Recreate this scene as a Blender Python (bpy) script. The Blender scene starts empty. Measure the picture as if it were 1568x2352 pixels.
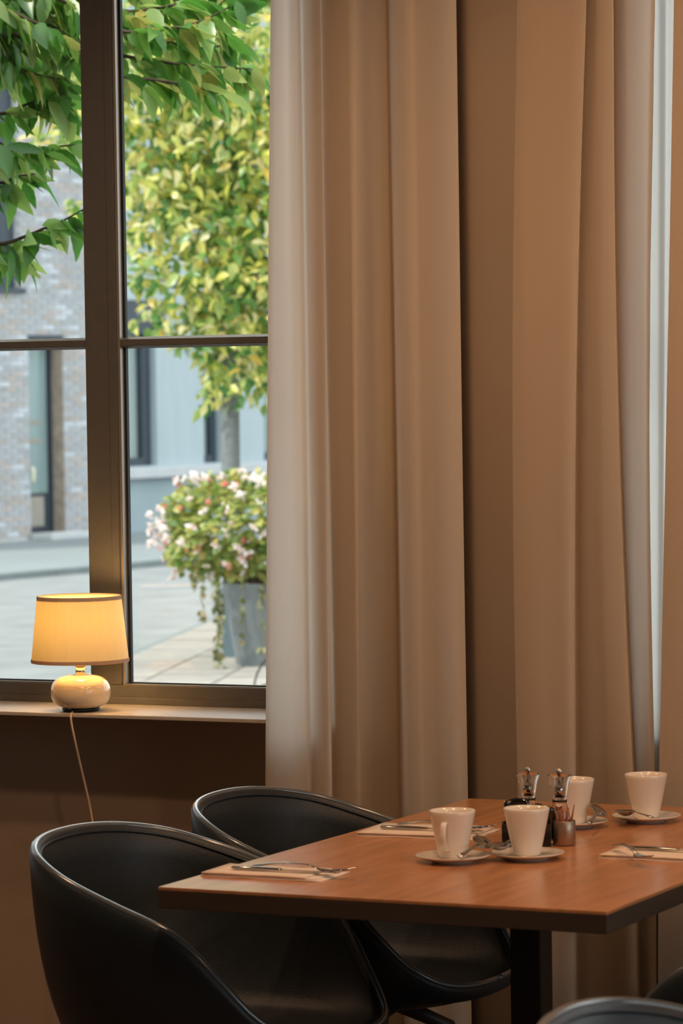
import bpy, bmesh, math, random
from mathutils import Vector, Matrix, Quaternion
R = random.Random(7)
sc = bpy.context.scene
col = sc.collection

# ------------------------------------------------------------------ camera
FPX, CX, CY = 8000.0, 784.0, 1176.0            # focal length in pixels of the 1568x2352 frame
YAW, PITCH, ROLL, EYE = 0.4459, 0.036, 0.0145, 1.60
_f = Vector((-math.sin(YAW) * math.cos(PITCH), math.cos(YAW) * math.cos(PITCH), -math.sin(PITCH)))
_r = Vector((math.cos(YAW), math.sin(YAW), 0))
_u = _r.cross(_f)
CR = _r * math.cos(ROLL) - _u * math.sin(ROLL)
CU = _u * math.cos(ROLL) + _r * math.sin(ROLL)
CF = _f
CAM = Vector((0, 0, EYE))
cd = bpy.data.cameras.new('camera'); cam = bpy.data.objects.new('camera', cd); col.objects.link(cam)
m = Matrix((CR, CU, -CF)).transposed().to_4x4(); m.translation = CAM
cam.matrix_world = m
cd.sensor_fit = 'VERTICAL'; cd.sensor_height = 36; cd.lens = FPX / 2352 * 36
cd.clip_start = 0.05; cd.clip_end = 300
cd.dof.use_dof = True; cd.dof.focus_distance = 7.45; cd.dof.aperture_fstop = 8.5; cd.dof.aperture_blades = 0
sc.camera = cam

# ------------------------------------------------------------------ world, sun, exposure
w = bpy.data.worlds.new('sky'); sc.world = w; w.use_nodes = True
nt = w.node_tree; bg = nt.nodes['Background']
bg.inputs[0].default_value = (0.93, 0.97, 1.0, 1); bg.inputs[1].default_value = 2.15
sd = bpy.data.lights.new('sun', 'SUN'); sd.energy = 3.6; sd.angle = math.radians(3); sd.color = (1.0, 0.93, 0.80)
so = bpy.data.objects.new('sun', sd); col.objects.link(so); so.location = (-8, -12, 20)
so.rotation_euler = Vector((0.34, 0.60, -0.72)).to_track_quat('-Z', 'Y').to_euler()
vs = sc.view_settings; vs.view_transform = 'Standard'; vs.look = 'None'; vs.gamma = 1; vs.use_curve_mapping = False
vs.exposure = 0.12
cy = sc.cycles; cy.max_bounces = 8; cy.diffuse_bounces = 4; cy.glossy_bounces = 4; cy.transmission_bounces = 8; cy.transparent_max_bounces = 12
WARM = (1.0, 0.60, 0.34)
def spot(name, loc, target, power, size, cone, blend=0.6, color=WARM):
    d = bpy.data.lights.new(name, 'SPOT'); d.energy = power; d.color = color; d.shadow_soft_size = size
    d.spot_size = math.radians(cone); d.spot_blend = blend
    o = bpy.data.objects.new(name, d); col.objects.link(o); o.location = loc
    o.rotation_euler = (Vector(target) - Vector(loc)).to_track_quat('-Z', 'Y').to_euler()
    return o
# ceiling downlights of the dining room; last two added to brighten the curtains
for x, y, p, cone in ((-4.2, 5.1, 40, 160), (-2.2, 4.5, 48, 160), (-0.3, 4.4, 48, 160), (0.8, 1.5, 40, 150), (-2.6, 5.75, 26, 150), (-1.2, 5.7, 26, 150)):
    spot('ceiling_downlight', (x, y, 2.95), (x, y + 0.3, 0.0), p, 0.06, cone, 0.5)

# ------------------------------------------------------------------ pixel -> world
def ray(px, py):
    return (CF + CR * ((px - CX) / FPX) - CU * ((py - CY) / FPX))
def on_z(px, py, z):
    d = ray(px, py); return CAM + d * ((z - EYE) / d.z)
def on_y(px, py, y):
    d = ray(px, py); return CAM + d * (y / d.y)
def at_d(px, py, D):
    return CAM + ray(px, py) * D
def to_px(P):
    d = Vector(P) - CAM; D = d.dot(CF)
    return CX + FPX * d.dot(CR) / D, CY - FPX * d.dot(CU) / D, D

# ------------------------------------------------------------------ materials
def S(r, g, b):
    f = lambda c: (c / 255 / 12.92) if c / 255 <= 0.04045 else ((c / 255 + 0.055) / 1.055) ** 2.4
    return (f(r), f(g), f(b))
def newmat(name):
    mt = bpy.data.materials.new(name); mt.use_nodes = True
    t = mt.node_tree
    for n in list(t.nodes): t.nodes.remove(n)
    out = t.nodes.new('ShaderNodeOutputMaterial')
    return mt, t, out
def N(t, kind, **kw):
    n = t.nodes.new(kind)
    for k, v in kw.items():
        if k in n.inputs: n.inputs[k].default_value = v
        else: setattr(n, k, v)
    return n
def noisy_colour(t, c, amount, scale, stretch=(1, 1, 1), detail=4):
    tc = N(t, 'ShaderNodeTexCoord'); mp = N(t, 'ShaderNodeMapping'); mp.inputs['Scale'].default_value = stretch
    t.links.new(tc.outputs['Object'], mp.inputs[0])
    no = N(t, 'ShaderNodeTexNoise', Scale=scale, Detail=detail); t.links.new(mp.outputs[0], no.inputs[0])
    rp = N(t, 'ShaderNodeValToRGB')
    rp.color_ramp.elements[0].position = 0.3; rp.color_ramp.elements[1].position = 0.7
    rp.color_ramp.elements[0].color = tuple(max(0, x * (1 - amount)) for x in c) + (1,)
    rp.color_ramp.elements[1].color = tuple(min(1, x * (1 + amount)) for x in c) + (1,)
    t.links.new(no.outputs[0], rp.inputs[0])
    return rp.outputs[0], no.outputs[0]
def P(name, c, rough=0.5, metal=0.0, amount=0.06, scale=8, stretch=(1, 1, 1), bump=0.0, bscale=None, coat=0.0, spec=0.5):
    mt, t, out = newmat(name)
    b = N(t, 'ShaderNodeBsdfPrincipled'); t.links.new(b.outputs[0], out.inputs[0])
    o, h = noisy_colour(t, c, amount, scale, stretch)
    t.links.new(o, b.inputs['Base Color'])
    b.inputs['Roughness'].default_value = rough; b.inputs['Metallic'].default_value = metal
    b.inputs['Coat Weight'].default_value = coat; b.inputs['Coat Roughness'].default_value = 0.15
    b.inputs['Specular IOR Level'].default_value = spec
    if bump:
        bp = N(t, 'ShaderNodeBump', Strength=bump, Distance=0.01)
        if bscale:
            tc = N(t, 'ShaderNodeTexCoord'); no = N(t, 'ShaderNodeTexNoise', Scale=bscale, Detail=3)
            t.links.new(tc.outputs['Object'], no.inputs[0]); h = no.outputs[0]
        t.links.new(h, bp.inputs['Height']); t.links.new(bp.outputs[0], b.inputs['Normal'])
    return mt
def cloth(name, c, trans, k=0.5, weave=900):
    mt, t, out = newmat(name)
    o, _ = noisy_colour(t, c, 0.04, 60, (1, 1, 0.05))
    df = N(t, 'ShaderNodeBsdfDiffuse'); tr = N(t, 'ShaderNodeBsdfTranslucent'); mx = N(t, 'ShaderNodeMixShader')
    tc = N(t, 'ShaderNodeTexCoord'); no = N(t, 'ShaderNodeTexNoise', Scale=weave, Detail=2)
    t.links.new(tc.outputs['Object'], no.inputs[0])
    bp = N(t, 'ShaderNodeBump', Strength=0.12, Distance=0.002); t.links.new(no.outputs[0], bp.inputs['Height'])
    t.links.new(bp.outputs[0], df.inputs['Normal'])
    t.links.new(o, df.inputs[0]); tr.inputs[0].default_value = trans + (1,)
    mx.inputs[0].default_value = k
    t.links.new(df.outputs[0], mx.inputs[1]); t.links.new(tr.outputs[0], mx.inputs[2]); t.links.new(mx.outputs[0], out.inputs[0])
    return mt
def leafmat(name, stops, k=0.45, gloss=0.06):
    mt, t, out = newmat(name)
    oi = N(t, 'ShaderNodeObjectInfo'); ge = N(t, 'ShaderNodeNewGeometry')
    ad = N(t, 'ShaderNodeMath', operation='ADD'); fr = N(t, 'ShaderNodeMath', operation='FRACT')
    t.links.new(oi.outputs['Random'], ad.inputs[0]); t.links.new(ge.outputs['Random Per Island'], ad.inputs[1]); t.links.new(ad.outputs[0], fr.inputs[0])
    rp = N(t, 'ShaderNodeValToRGB'); el = rp.color_ramp.elements
    while len(el) < len(stops): el.new(0.5)
    for e, (p, c) in zip(el, stops): e.position = p; e.color = c + (1,)
    t.links.new(fr.outputs[0], rp.inputs[0])
    df = N(t, 'ShaderNodeBsdfDiffuse'); tr = N(t, 'ShaderNodeBsdfTranslucent'); mx = N(t, 'ShaderNodeMixShader')
    gl = N(t, 'ShaderNodeBsdfGlossy', Roughness=0.35); m2 = N(t, 'ShaderNodeMixShader')
    t.links.new(rp.outputs[0], df.inputs[0]); t.links.new(rp.outputs[0], tr.inputs[0]); mx.inputs[0].default_value = k
    t.links.new(df.outputs[0], mx.inputs[1]); t.links.new(tr.outputs[0], mx.inputs[2])
    m2.inputs[0].default_value = gloss
    t.links.new(mx.outputs[0], m2.inputs[1]); t.links.new(gl.outputs[0], m2.inputs[2]); t.links.new(m2.outputs[0], out.inputs[0])
    return mt
def glass_pane(name, tint=(0.97, 0.99, 0.98), haze=0.0, refl=1.0):
    mt, t, out = newmat(name)
    tp = N(t, 'ShaderNodeBsdfTransparent'); tp.inputs[0].default_value = tint + (1,)
    gl = N(t, 'ShaderNodeBsdfGlossy', Roughness=0.0); fr = N(t, 'ShaderNodeFresnel', IOR=1.5)
    mu = N(t, 'ShaderNodeMath', operation='MULTIPLY'); mu.inputs[1].default_value = refl
    t.links.new(fr.outputs[0], mu.inputs[0])
    mx = N(t, 'ShaderNodeMixShader'); t.links.new(mu.outputs[0], mx.inputs[0])
    t.links.new(tp.outputs[0], mx.inputs[1]); t.links.new(gl.outputs[0], mx.inputs[2])
    last = mx
    if haze:
        df = N(t, 'ShaderNodeBsdfDiffuse'); df.inputs[0].default_value = (0.8, 0.8, 0.82, 1)
        tl = N(t, 'ShaderNodeBsdfTranslucent'); tl.inputs[0].default_value = (0.8, 0.8, 0.82, 1)
        a = N(t, 'ShaderNodeMixShader'); t.links.new(df.outputs[0], a.inputs[1]); t.links.new(tl.outputs[0], a.inputs[2])
        tc = N(t, 'ShaderNodeTexCoord'); no = N(t, 'ShaderNodeTexNoise', Scale=2.0, Detail=2); t.links.new(tc.outputs['Object'], no.inputs[0])
        mr = N(t, 'ShaderNodeMapRange'); mr.inputs[3].default_value = haze * 0.8; mr.inputs[4].default_value = haze * 1.2
        t.links.new(no.outputs[0], mr.inputs[0])
        last = N(t, 'ShaderNodeMixShader'); t.links.new(mr.outputs[0], last.inputs[0])
        t.links.new(mx.outputs[0], last.inputs[1]); t.links.new(a.outputs[0], last.inputs[2])
    t.links.new(last.outputs[0], out.inputs[0])
    return mt
def clear_acrylic(name):
    mt, t, out = newmat(name)
    b = N(t, 'ShaderNodeBsdfPrincipled'); t.links.new(b.outputs[0], out.inputs[0])
    o, _ = noisy_colour(t, (0.95, 0.95, 0.95), 0.02, 5); t.links.new(o, b.inputs['Base Color'])
    b.inputs['Transmission Weight'].default_value = 1; b.inputs['Roughness'].default_value = 0.03; b.inputs['IOR'].default_value = 1.35
    return mt

M = {
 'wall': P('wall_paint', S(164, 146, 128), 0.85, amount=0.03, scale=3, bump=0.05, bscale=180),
 'room': P('room_paint', S(186, 174, 162), 0.85, amount=0.03, scale=3),
 'ceil': P('ceiling_paint', S(190, 175, 160), 0.9, amount=0.02, scale=3),
 'floor': P('floor_wood', S(112, 88, 70), 0.5, amount=0.25, scale=3, stretch=(1, 14, 1)),
 'outwall': P('outer_render', S(150, 145, 138), 0.9, amount=0.05, scale=2),
 'frame': P('bronze_frame', S(98, 98, 97), 0.45, 0.25, amount=0.05, scale=40, bump=0.02, bscale=900),
 'alu': P('alu_edge', S(165, 160, 150), 0.35, 0.6, amount=0.03, scale=30),
 'gasket': P('rubber_gasket', S(22, 26, 30), 0.55, amount=0.05, scale=30),
 'sill': P('sill_stone', S(190, 182, 170), 0.38, amount=0.04, scale=14),
 'glass': glass_pane('window_glass', refl=0.8),
 'haze': glass_pane('hazy_glass', haze=0.16, refl=0.8),
 'curtain': cloth('curtain_linen', S(212, 196, 178), S(248, 243, 234), 0.74),
 'light_block_layer': cloth('light_block_cloth', S(196, 178, 158), S(110, 98, 86), 0.06),  # added layer that keeps window light from showing through the curtains
 'sheer': cloth('white_sheer', S(235, 232, 226), S(250, 249, 247), 0.85),
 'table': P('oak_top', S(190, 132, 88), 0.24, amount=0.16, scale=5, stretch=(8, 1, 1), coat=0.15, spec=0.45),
 'tedge_shaded': P('oak_edge_shaded', S(66, 54, 44), 0.55, amount=0.15, scale=6, stretch=(1, 1, 8)),  # edge colour darkened to stand in for shade on the table's side
 'black': P('black_steel', S(30, 30, 31), 0.5, 0.2, amount=0.05, scale=20),
 'shell': P('black_shell', S(32, 41, 47), 0.42, amount=0.06, scale=30, spec=0.4),
 'leather': P('black_leather', S(37, 44, 49), 0.42, amount=0.12, scale=60, bump=0.15, bscale=420, spec=0.5),
 'rim_highlight': P('highlit_shell_rim', S(84, 93, 100), 0.2, amount=0.04, scale=20, spec=0.9, coat=0.7),  # rim colour lightened to stand in for window light along the edge
 'leg': P('dark_leg', S(40, 34, 30), 0.5, amount=0.1, scale=20),
 'china': P('cream_china', S(238, 228, 214), 0.18, amount=0.015, scale=20, coat=0.4),
 'steel': P('cutlery_steel', S(178, 176, 172), 0.16, 1.0, amount=0.04, scale=30),
 'chrome': P('chrome', S(205, 203, 200), 0.1, 1.0, amount=0.03, scale=30),
 'acrylic': clear_acrylic('clear_acrylic'),
 'pepper': P('pepper_core', S(70, 45, 38), 0.6, amount=0.4, scale=300),
 'salt': P('salt_core', S(196, 180, 168), 0.6, amount=0.2, scale=300),
 'gloss_black': P('gloss_black', S(20, 22, 22), 0.16, amount=0.1, scale=20, coat=0.6),
 'stick': P('brown_stick', S(150, 84, 56), 0.5, amount=0.25, scale=40, stretch=(1, 1, .2)),
 'brushed': P('brushed_cup', S(170, 150, 132), 0.33, 0.75, amount=0.05, scale=30, stretch=(1, 1, 12)),
 'napkin': P('paper_napkin', S(240, 222, 204), 0.85, amount=0.02, scale=30, bump=0.1, bscale=400),
 'ceramic': P('lamp_ceramic', S(232, 214, 184), 0.12, amount=0.02, scale=10, coat=0.6),
 'shade': cloth('lamp_shade_cloth', S(236, 222, 190), S(244, 224, 140), 0.105, 1200),
 'trim': cloth('shade_trim', S(205, 186, 160), S(170, 110, 60), 0.25, 1200),
 'cord': P('lamp_cord', S(214, 190, 156), 0.45, amount=0.04, scale=40),
 # outside
 'street': P('street_asphalt', S(126, 130, 131), 0.9, amount=0.16, scale=2.6, bump=0.1, bscale=30),
 'paveslab': P('far_pavement', S(126, 134, 137), 0.9, amount=0.06, scale=1.5),
 'kerb': P('kerb_stone', S(112, 122, 123), 0.9, amount=0.12, scale=6),
 'paver': P('paver_stone', S(164, 159, 152), 0.9, amount=0.10, scale=5),
 'joint': P('joint_dirt', S(132, 125, 116), 0.95, amount=0.2, scale=9),
 'mortar': P('brick_mortar', S(192, 194, 195), 0.95, amount=0.1, scale=4),
 'jamb': P('brick_jamb', S(160, 146, 132), 0.95, amount=0.25, scale=9),
 'render': P('grey_blue_render', S(168, 182, 188), 0.9, amount=0.05, scale=2, stretch=(3, 3, .5)),
 'plinth': P('blue_grey_plinth', S(150, 166, 172), 0.9, amount=0.06, scale=2),
 'stone': P('sill_lime_stone', S(186, 190, 192), 0.85, amount=0.05, scale=6),
 'dkframe': P('dark_blue_frame', S(48, 60, 72), 0.5, amount=0.08, scale=6),
 'winglass': P('house_glass', S(128, 150, 150), 0.12, amount=0.12, scale=3, stretch=(6, 6, .3)),
 'blind': P('pale_blind', S(150, 166, 164), 0.7, amount=0.08, scale=5, stretch=(8, 8, .2)),
 'doorpanel': P('pale_panel', S(150, 146, 136), 0.7, amount=0.08, scale=5),
 'brass': P('pale_handle', S(214, 214, 186), 0.35, amount=0.05, scale=9),
 'bark': P('grey_bark', S(112, 118, 120), 0.8, amount=0.15, scale=14, stretch=(1, 1, 4), bump=0.3, bscale=60),
 'twig': P('brown_twig', S(74, 58, 46), 0.8, amount=0.2, scale=40),
 'pot': P('grey_pot', S(122, 130, 134), 0.55, amount=0.06, scale=4),
 'pot2': P('slate_pot', S(96, 116, 126), 0.6, amount=0.05, scale=4),
 'soil': P('soil', S(60, 48, 38), 1, amount=0.3, scale=30),
 'ivy': leafmat('ivy_leaf', [(0, S(90, 104, 60)), (0.5, S(120, 126, 82)), (1, S(150, 140, 100))], 0.3),
 'leaf1': leafmat('near_leaf', [(0, S(66, 122, 46)), (0.3, S(96, 156, 58)), (0.6, S(140, 182, 84)), (0.85, S(172, 192, 108)), (1, S(204, 182, 92))], 0.6, 0.05),
 'leaf2': leafmat('yellow_leaf', [(0, S(52, 116, 52)), (0.22, S(112, 156, 74)), (0.45, S(176, 192, 104)), (0.7, S(222, 216, 104)), (0.9, S(236, 230, 180)), (1, S(230, 196, 90))], 0.5, 0.06),  # pale stops put sunlit highlights into the leaf colour
 'leaf3': leafmat('geranium_leaf', [(0, S(96, 134, 62)), (0.35, S(150, 164, 84)), (0.8, S(184, 186, 104)), (1, S(192, 172, 96))], 0.45),
 'petal': leafmat('pale_petal', [(0, S(248, 240, 236)), (0.8, S(246, 234, 232)), (1, S(244, 206, 202))], 0.3, 0.0),
 'petal2': leafmat('coral_petal', [(0, S(238, 130, 124)), (1, S(246, 164, 150))], 0.3, 0.0),
}
BRICKS = [P('brick_%s' % n, S(*c), 0.95, amount=0.12, scale=9) for n, c in
          (('grey', (168, 171, 175)), ('warm', (168, 163, 158)), ('pale', (188, 194, 201)), ('dark', (162, 165, 169)), ('rose', (176, 169, 166)))]

# ------------------------------------------------------------------ mesh helpers
class MB:
    def __init__(s): s.v = []; s.f = []; s.sm = []
    def add(s, vs, fs, smooth=False, mat=None):
        o = len(s.v)
        s.v += [tuple(mat @ Vector(p)) if mat else tuple(p) for p in vs]
        s.f += [tuple(i + o for i in f) for f in fs]; s.sm += [smooth] * len(fs)
        return s
    def box(s, x0, x1, y0, y1, z0, z1, mat=None):
        vs = [(x, y, z) for z in (z0, z1) for y in (y0, y1) for x in (x0, x1)]
        return s.add(vs, [(0, 2, 3, 1), (4, 5, 7, 6), (0, 1, 5, 4), (2, 6, 7, 3), (0, 4, 6, 2), (1, 3, 7, 5)], False, mat)
    def lathe(s, prof, n=40, mat=None, smooth=True, cap=True):
        vs = []; fs = []
        for r, z in prof:
            for i in range(n):
                a = 2 * math.pi * i / n; vs.append((r * math.cos(a), r * math.sin(a), z))
        for k in range(len(prof) - 1):
            for i in range(n):
                j = (i + 1) % n; fs.append((k * n + i, k * n + j, (k + 1) * n + j, (k + 1) * n + i))
        if cap:
            if prof[0][0] > 1e-6: fs.append(tuple(reversed(range(n))))
            if prof[-1][0] > 1e-6: fs.append(tuple((len(prof) - 1) * n + i for i in range(n)))
        return s.add(vs, fs, smooth, mat)
    def tube(s, pts, rad, n=8, smooth=True, flat=1.0):
        pts = [Vector(p) for p in pts]; rads = rad if isinstance(rad, (list, tuple)) else [rad] * len(pts)
        vs = []; fs = []; up = None
        for k, p in enumerate(pts):
            t = (pts[min(k + 1, len(pts) - 1)] - pts[max(k - 1, 0)]).normalized()
            if up is None:
                up = Vector((0, 0, 1)) if abs(t.z) < 0.9 else Vector((1, 0, 0))
            a = (up - t * up.dot(t)).normalized(); b = t.cross(a); up = a
            for i in range(n):
                an = 2 * math.pi * i / n; vs.append(p + b * (math.cos(an) * rads[k]) + a * (math.sin(an) * rads[k] * flat))
        for k in range(len(pts) - 1):
            for i in range(n):
                j = (i + 1) % n; fs.append((k * n + i, k * n + j, (k + 1) * n + j, (k + 1) * n + i))
        fs.append(tuple(reversed(range(n)))); fs.append(tuple((len(pts) - 1) * n + i for i in range(n)))
        return s.add(vs, fs, smooth)
    def mesh(s, name, mat):
        me = bpy.data.meshes.new(name); me.from_pydata(s.v, [], s.f); me.update()
        me.polygons.foreach_set('use_smooth', s.sm); me.materials.append(mat)
        bm = bmesh.new(); bm.from_mesh(me); bmesh.ops.recalc_face_normals(bm, faces=bm.faces); bm.to_mesh(me); bm.free()
        return me
    def build(s, name, mat, parent=None, bevel=0.0, raw=False):
        if raw:
            me = bpy.data.meshes.new(name); me.from_pydata(s.v, [], s.f); me.update()
            me.polygons.foreach_set('use_smooth', s.sm); me.materials.append(mat)
        else: me = s.mesh(name, mat)
        o = bpy.data.objects.new(name, me); col.objects.link(o)
        if parent: o.parent = parent
        if bevel:
            b = o.modifiers.new('edge', 'BEVEL'); b.width = bevel; b.segments = 3; b.limit_method = 'ANGLE'; b.angle_limit = math.radians(40)
        return o
def empty(name, loc=(0, 0, 0), rz=0.0):
    o = bpy.data.objects.new(name, None); col.objects.link(o); o.location = loc; o.rotation_euler = (0, 0, rz); o.empty_display_size = 0.05
    return o
def tag(o, label=None, cat=None, group=None, kind=None):
    if label: o['label'] = label
    if cat: o['category'] = cat
    if group: o['group'] = group
    if kind: o['kind'] = kind
    return o
def struct(o): o['kind'] = 'structure'; return o
def inst(name, me, parent, loc=(0, 0, 0), rot=None):
    o = bpy.data.objects.new(name, me); col.objects.link(o); o.parent = parent
    if rot is not None: o.matrix_local = Matrix.Translation(loc) @ rot.to_4x4()
    else: o.location = loc
    return o
def copy_tree(o, parent=None):
    c = o.copy(); col.objects.link(c); c.parent = parent
    for ch in [x for x in bpy.data.objects if x.parent == o]: copy_tree(ch, c)
    return c

# ================================================================== ROOM
YC = 6.73
YW, YF, YG = 6.92, 7.08, 7.112                 # pier/under-sill wall face, window frame face, glass
SILL_Z, HEAD_Z, CEIL = 0.868, 2.92, 3.0
YB = 7.075
XL = -6.6; XR = 3.0
W1R = on_y(722, 900, YC).x                      # window_1 opening: from XL+.4 to here
W2L = on_y(1345, 900, YG).x; W2R = 1.6
struct(MB().box(XL, XR, -2.5, YW + 0.35, -0.1, 0).build('floor', M['floor']))
struct(MB().box(XL, XR, -2.5, YW + 0.35, CEIL, CEIL + 0.1).build('ceiling', M['ceil']))
struct(MB().box(XL - .2, XL, -2.5, YW + .35, 0, CEIL).build('wall_left', M['room']))
RY0, RY1, RZ0, RZ1 = 1.6, 6.2, 0.9, 2.8
struct(MB().box(XR, XR + .2, -2.5, RY0, 0, CEIL).box(XR, XR + .2, RY1, YW + .35, 0, CEIL).box(XR, XR + .2, RY0, RY1, 0, RZ0).box(XR, XR + .2, RY0, RY1, RZ1, CEIL).build('wall_right', M['room']))
w3 = struct(empty('window_fill'))  # unseen side window, added to let in cool fill light
for nm, a in (('jamb', (RY0, RY0 + .05, RZ0, RZ1)), ('jamb', (RY1 - .05, RY1, RZ0, RZ1)), ('mullion', ((RY0 + RY1) / 2 - .03, (RY0 + RY1) / 2 + .03, RZ0 + .05, RZ1 - .05)), ('bottom_rail', (RY0 + .05, RY1 - .05, RZ0, RZ0 + .05)), ('head_rail', (RY0 + .05, RY1 - .05, RZ1 - .05, RZ1))):
    MB().box(XR + .06, XR + .12, *a).build(nm, M['frame'], w3, .002)
for a, b in ((RY0 + .05, (RY0 + RY1) / 2 - .03), ((RY0 + RY1) / 2 + .03, RY1 - .05)):
    MB().box(XR + .087, XR + .093, a, b, RZ0 + .05, RZ1 - .05).build('pane', M['glass'], w3)
d = bpy.data.lights.new('portal_3', 'AREA'); d.shape = 'RECTANGLE'; d.size = RZ1 - RZ0; d.size_y = RY1 - RY0; d.cycles.is_portal = True
o = bpy.data.objects.new('portal_3', d); col.objects.link(o); o.location = (XR + .22, (RY0 + RY1) / 2, (RZ0 + RZ1) / 2); o.rotation_euler = (0, math.radians(90), 0)
struct(MB().box(XL, XR, -2.7, -2.5, 0, CEIL).build('wall_behind', M['room']))
wb = MB(); YO = YW + 0.35
wb.box(XL, W1R, YB, YO, 0, SILL_Z - 0.009)            # below window_1
wb.box(W1R, W2L, YW, YO, 0, CEIL)                     # pier
wb.box(W2L, W2R, YW, YO, 0, SILL_Z - 0.009)
wb.box(W2R, XR, YW, YO, 0, CEIL)
wb.box(XL, W1R, YW, YO, HEAD_Z, CEIL); wb.box(W2L, W2R, YW, YO, HEAD_Z, CEIL)
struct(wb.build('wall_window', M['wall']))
struct(MB().box(XL, XR, YO - .3, YO, CEIL + .1, 3.9).build('wall_sun_shade', M['outwall']))  # unseen wall added to shade outside, low enough for sun on upper leaves

def window(name, x0, x1, mull, zt):
    """mull: list of (xa, xb) mullion faces; zt: transom heights (z0, z1)"""
    e = struct(empty(name, (0, 0, 0)))
    zb, zh = SILL_Z, HEAD_Z
    rail = 0.045
    def pc(nm, x0, x1, y0, y1, z0, z1, mt='frame', bev=0.0015):
        return MB().box(x0, x1, y0, y1, z0, z1).build(nm, M[mt], e, bev)
    pc('bottom_rail', x0, x1, YF, YG + .012, zb, zb + rail)
    pc('rail_strip', x0, x1, YF - .004, YF, zb, zb + 0.0165)
    pc('rail_lip', x0, x1, YF + .006, YF + .02, zb + rail, zb + rail + .0022, 'alu', 0)
    pc('head_rail', x0, x1, YF, YG + .012, zh - rail, zh)
    edges = [x0] + [q for ab in mull for q in ab] + [x1]
    for xa, xb in mull:
        pc('mullion', xa, xb, YF, YG + .012, zb + rail, zh - rail)
        pc('mullion_cover', xb - .022, xb - .0015, YF - .0035, YF, zb + rail + .001, zh - rail)
    for k in range(0, len(edges), 2):
        a, b = edges[k], edges[k + 1]
        za, zc = zb + rail, zh - rail
        # sash edge bead, black gasket round the glass
        pc('side_bead', a, a + .006, YF + .002, YG - .012, za, zc, 'alu', 0)
        pc('gasket', a, a + .011, YG - .012, YG, za, zc, 'gasket', 0.001)
        pc('gasket', b - .005, b, YG - .012, YG, za, zc, 'gasket', 0.001)
        pc('gasket', a + .011, b - .005, YG - .012, YG, za, za + .005, 'gasket', 0.001)
        t = pc('transom', a + .006, b, YG - .028, YG + .008, zt[0], zt[1])
        MB().add([(a + .006, YG - .028, zt[1]), (b, YG - .028, zt[1]), (b, YG - .006, zt[1] + .006), (a + .006, YG - .006, zt[1] + .006), (a + .006, YG - .006, zt[1]), (b, YG - .006, zt[1])],
                 [(0, 1, 2, 3), (0, 4, 5, 1), (3, 2, 5, 4), (0, 3, 4), (1, 5, 2)]).build('upper_bead', M['alu'], t)
        MB().add([(a + .006, YG - .028, zt[0]), (b, YG - .028, zt[0]), (b, YG - .006, zt[0] - .006), (a + .006, YG - .006, zt[0] - .006), (a + .006, YG - .006, zt[0]), (b, YG - .006, zt[0])],
                 [(0, 1, 2, 3), (0, 4, 5, 1), (3, 2, 5, 4), (0, 3, 4), (1, 5, 2)]).build('lower_bead', M['frame'], t)
        pc('pane', a + .004, b - .002, YG, YG + .006, za, zt[0] + .004, 'glass', 0)
        pc('pane', a + .004, b - .002, YG, YG + .006, zt[1] - .004, zc, 'glass', 0)
    return e
mxa = on_y(206, 1400, YF).x; mxb = on_y(279.5, 1400, YF).x
ZT = (on_y(450, 791, YG - .028).z, on_y(450, 776, YG - .028).z)
mw = mxb - mxa
window('window_1', XL + .2, W1R, [(mxa - 1.15 - mw, mxa - 1.15), (mxa, mxb)], ZT)
window('window_2', W2L, W2R, [((W2L + W2R) / 2, (W2L + W2R) / 2 + mw)], ZT)
YS = 6.84
struct(MB().box(XL, W1R, YS, YF + .03, SILL_Z - .009, SILL_Z).build('trim_1', M['sill'], None, 0.002))
struct(MB().box(W2L, XR, YS + .04, YF + .03, SILL_Z - .009, SILL_Z).build('trim_2', M['sill'], None, 0.002))
for nm, a, b in (('portal_1', XL + .3, W1R), ('portal_2', W2L, W2R)):
    d = bpy.data.lights.new(nm, 'AREA'); d.shape = 'RECTANGLE'; d.size = b - a; d.size_y = HEAD_Z - SILL_Z; d.cycles.is_portal = True
    o = bpy.data.objects.new(nm, d); col.objects.link(o); o.location = ((a + b) / 2, YO + .02, (HEAD_Z + SILL_Z) / 2)
    o.rotation_euler = (math.radians(-90), 0, 0)

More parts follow.
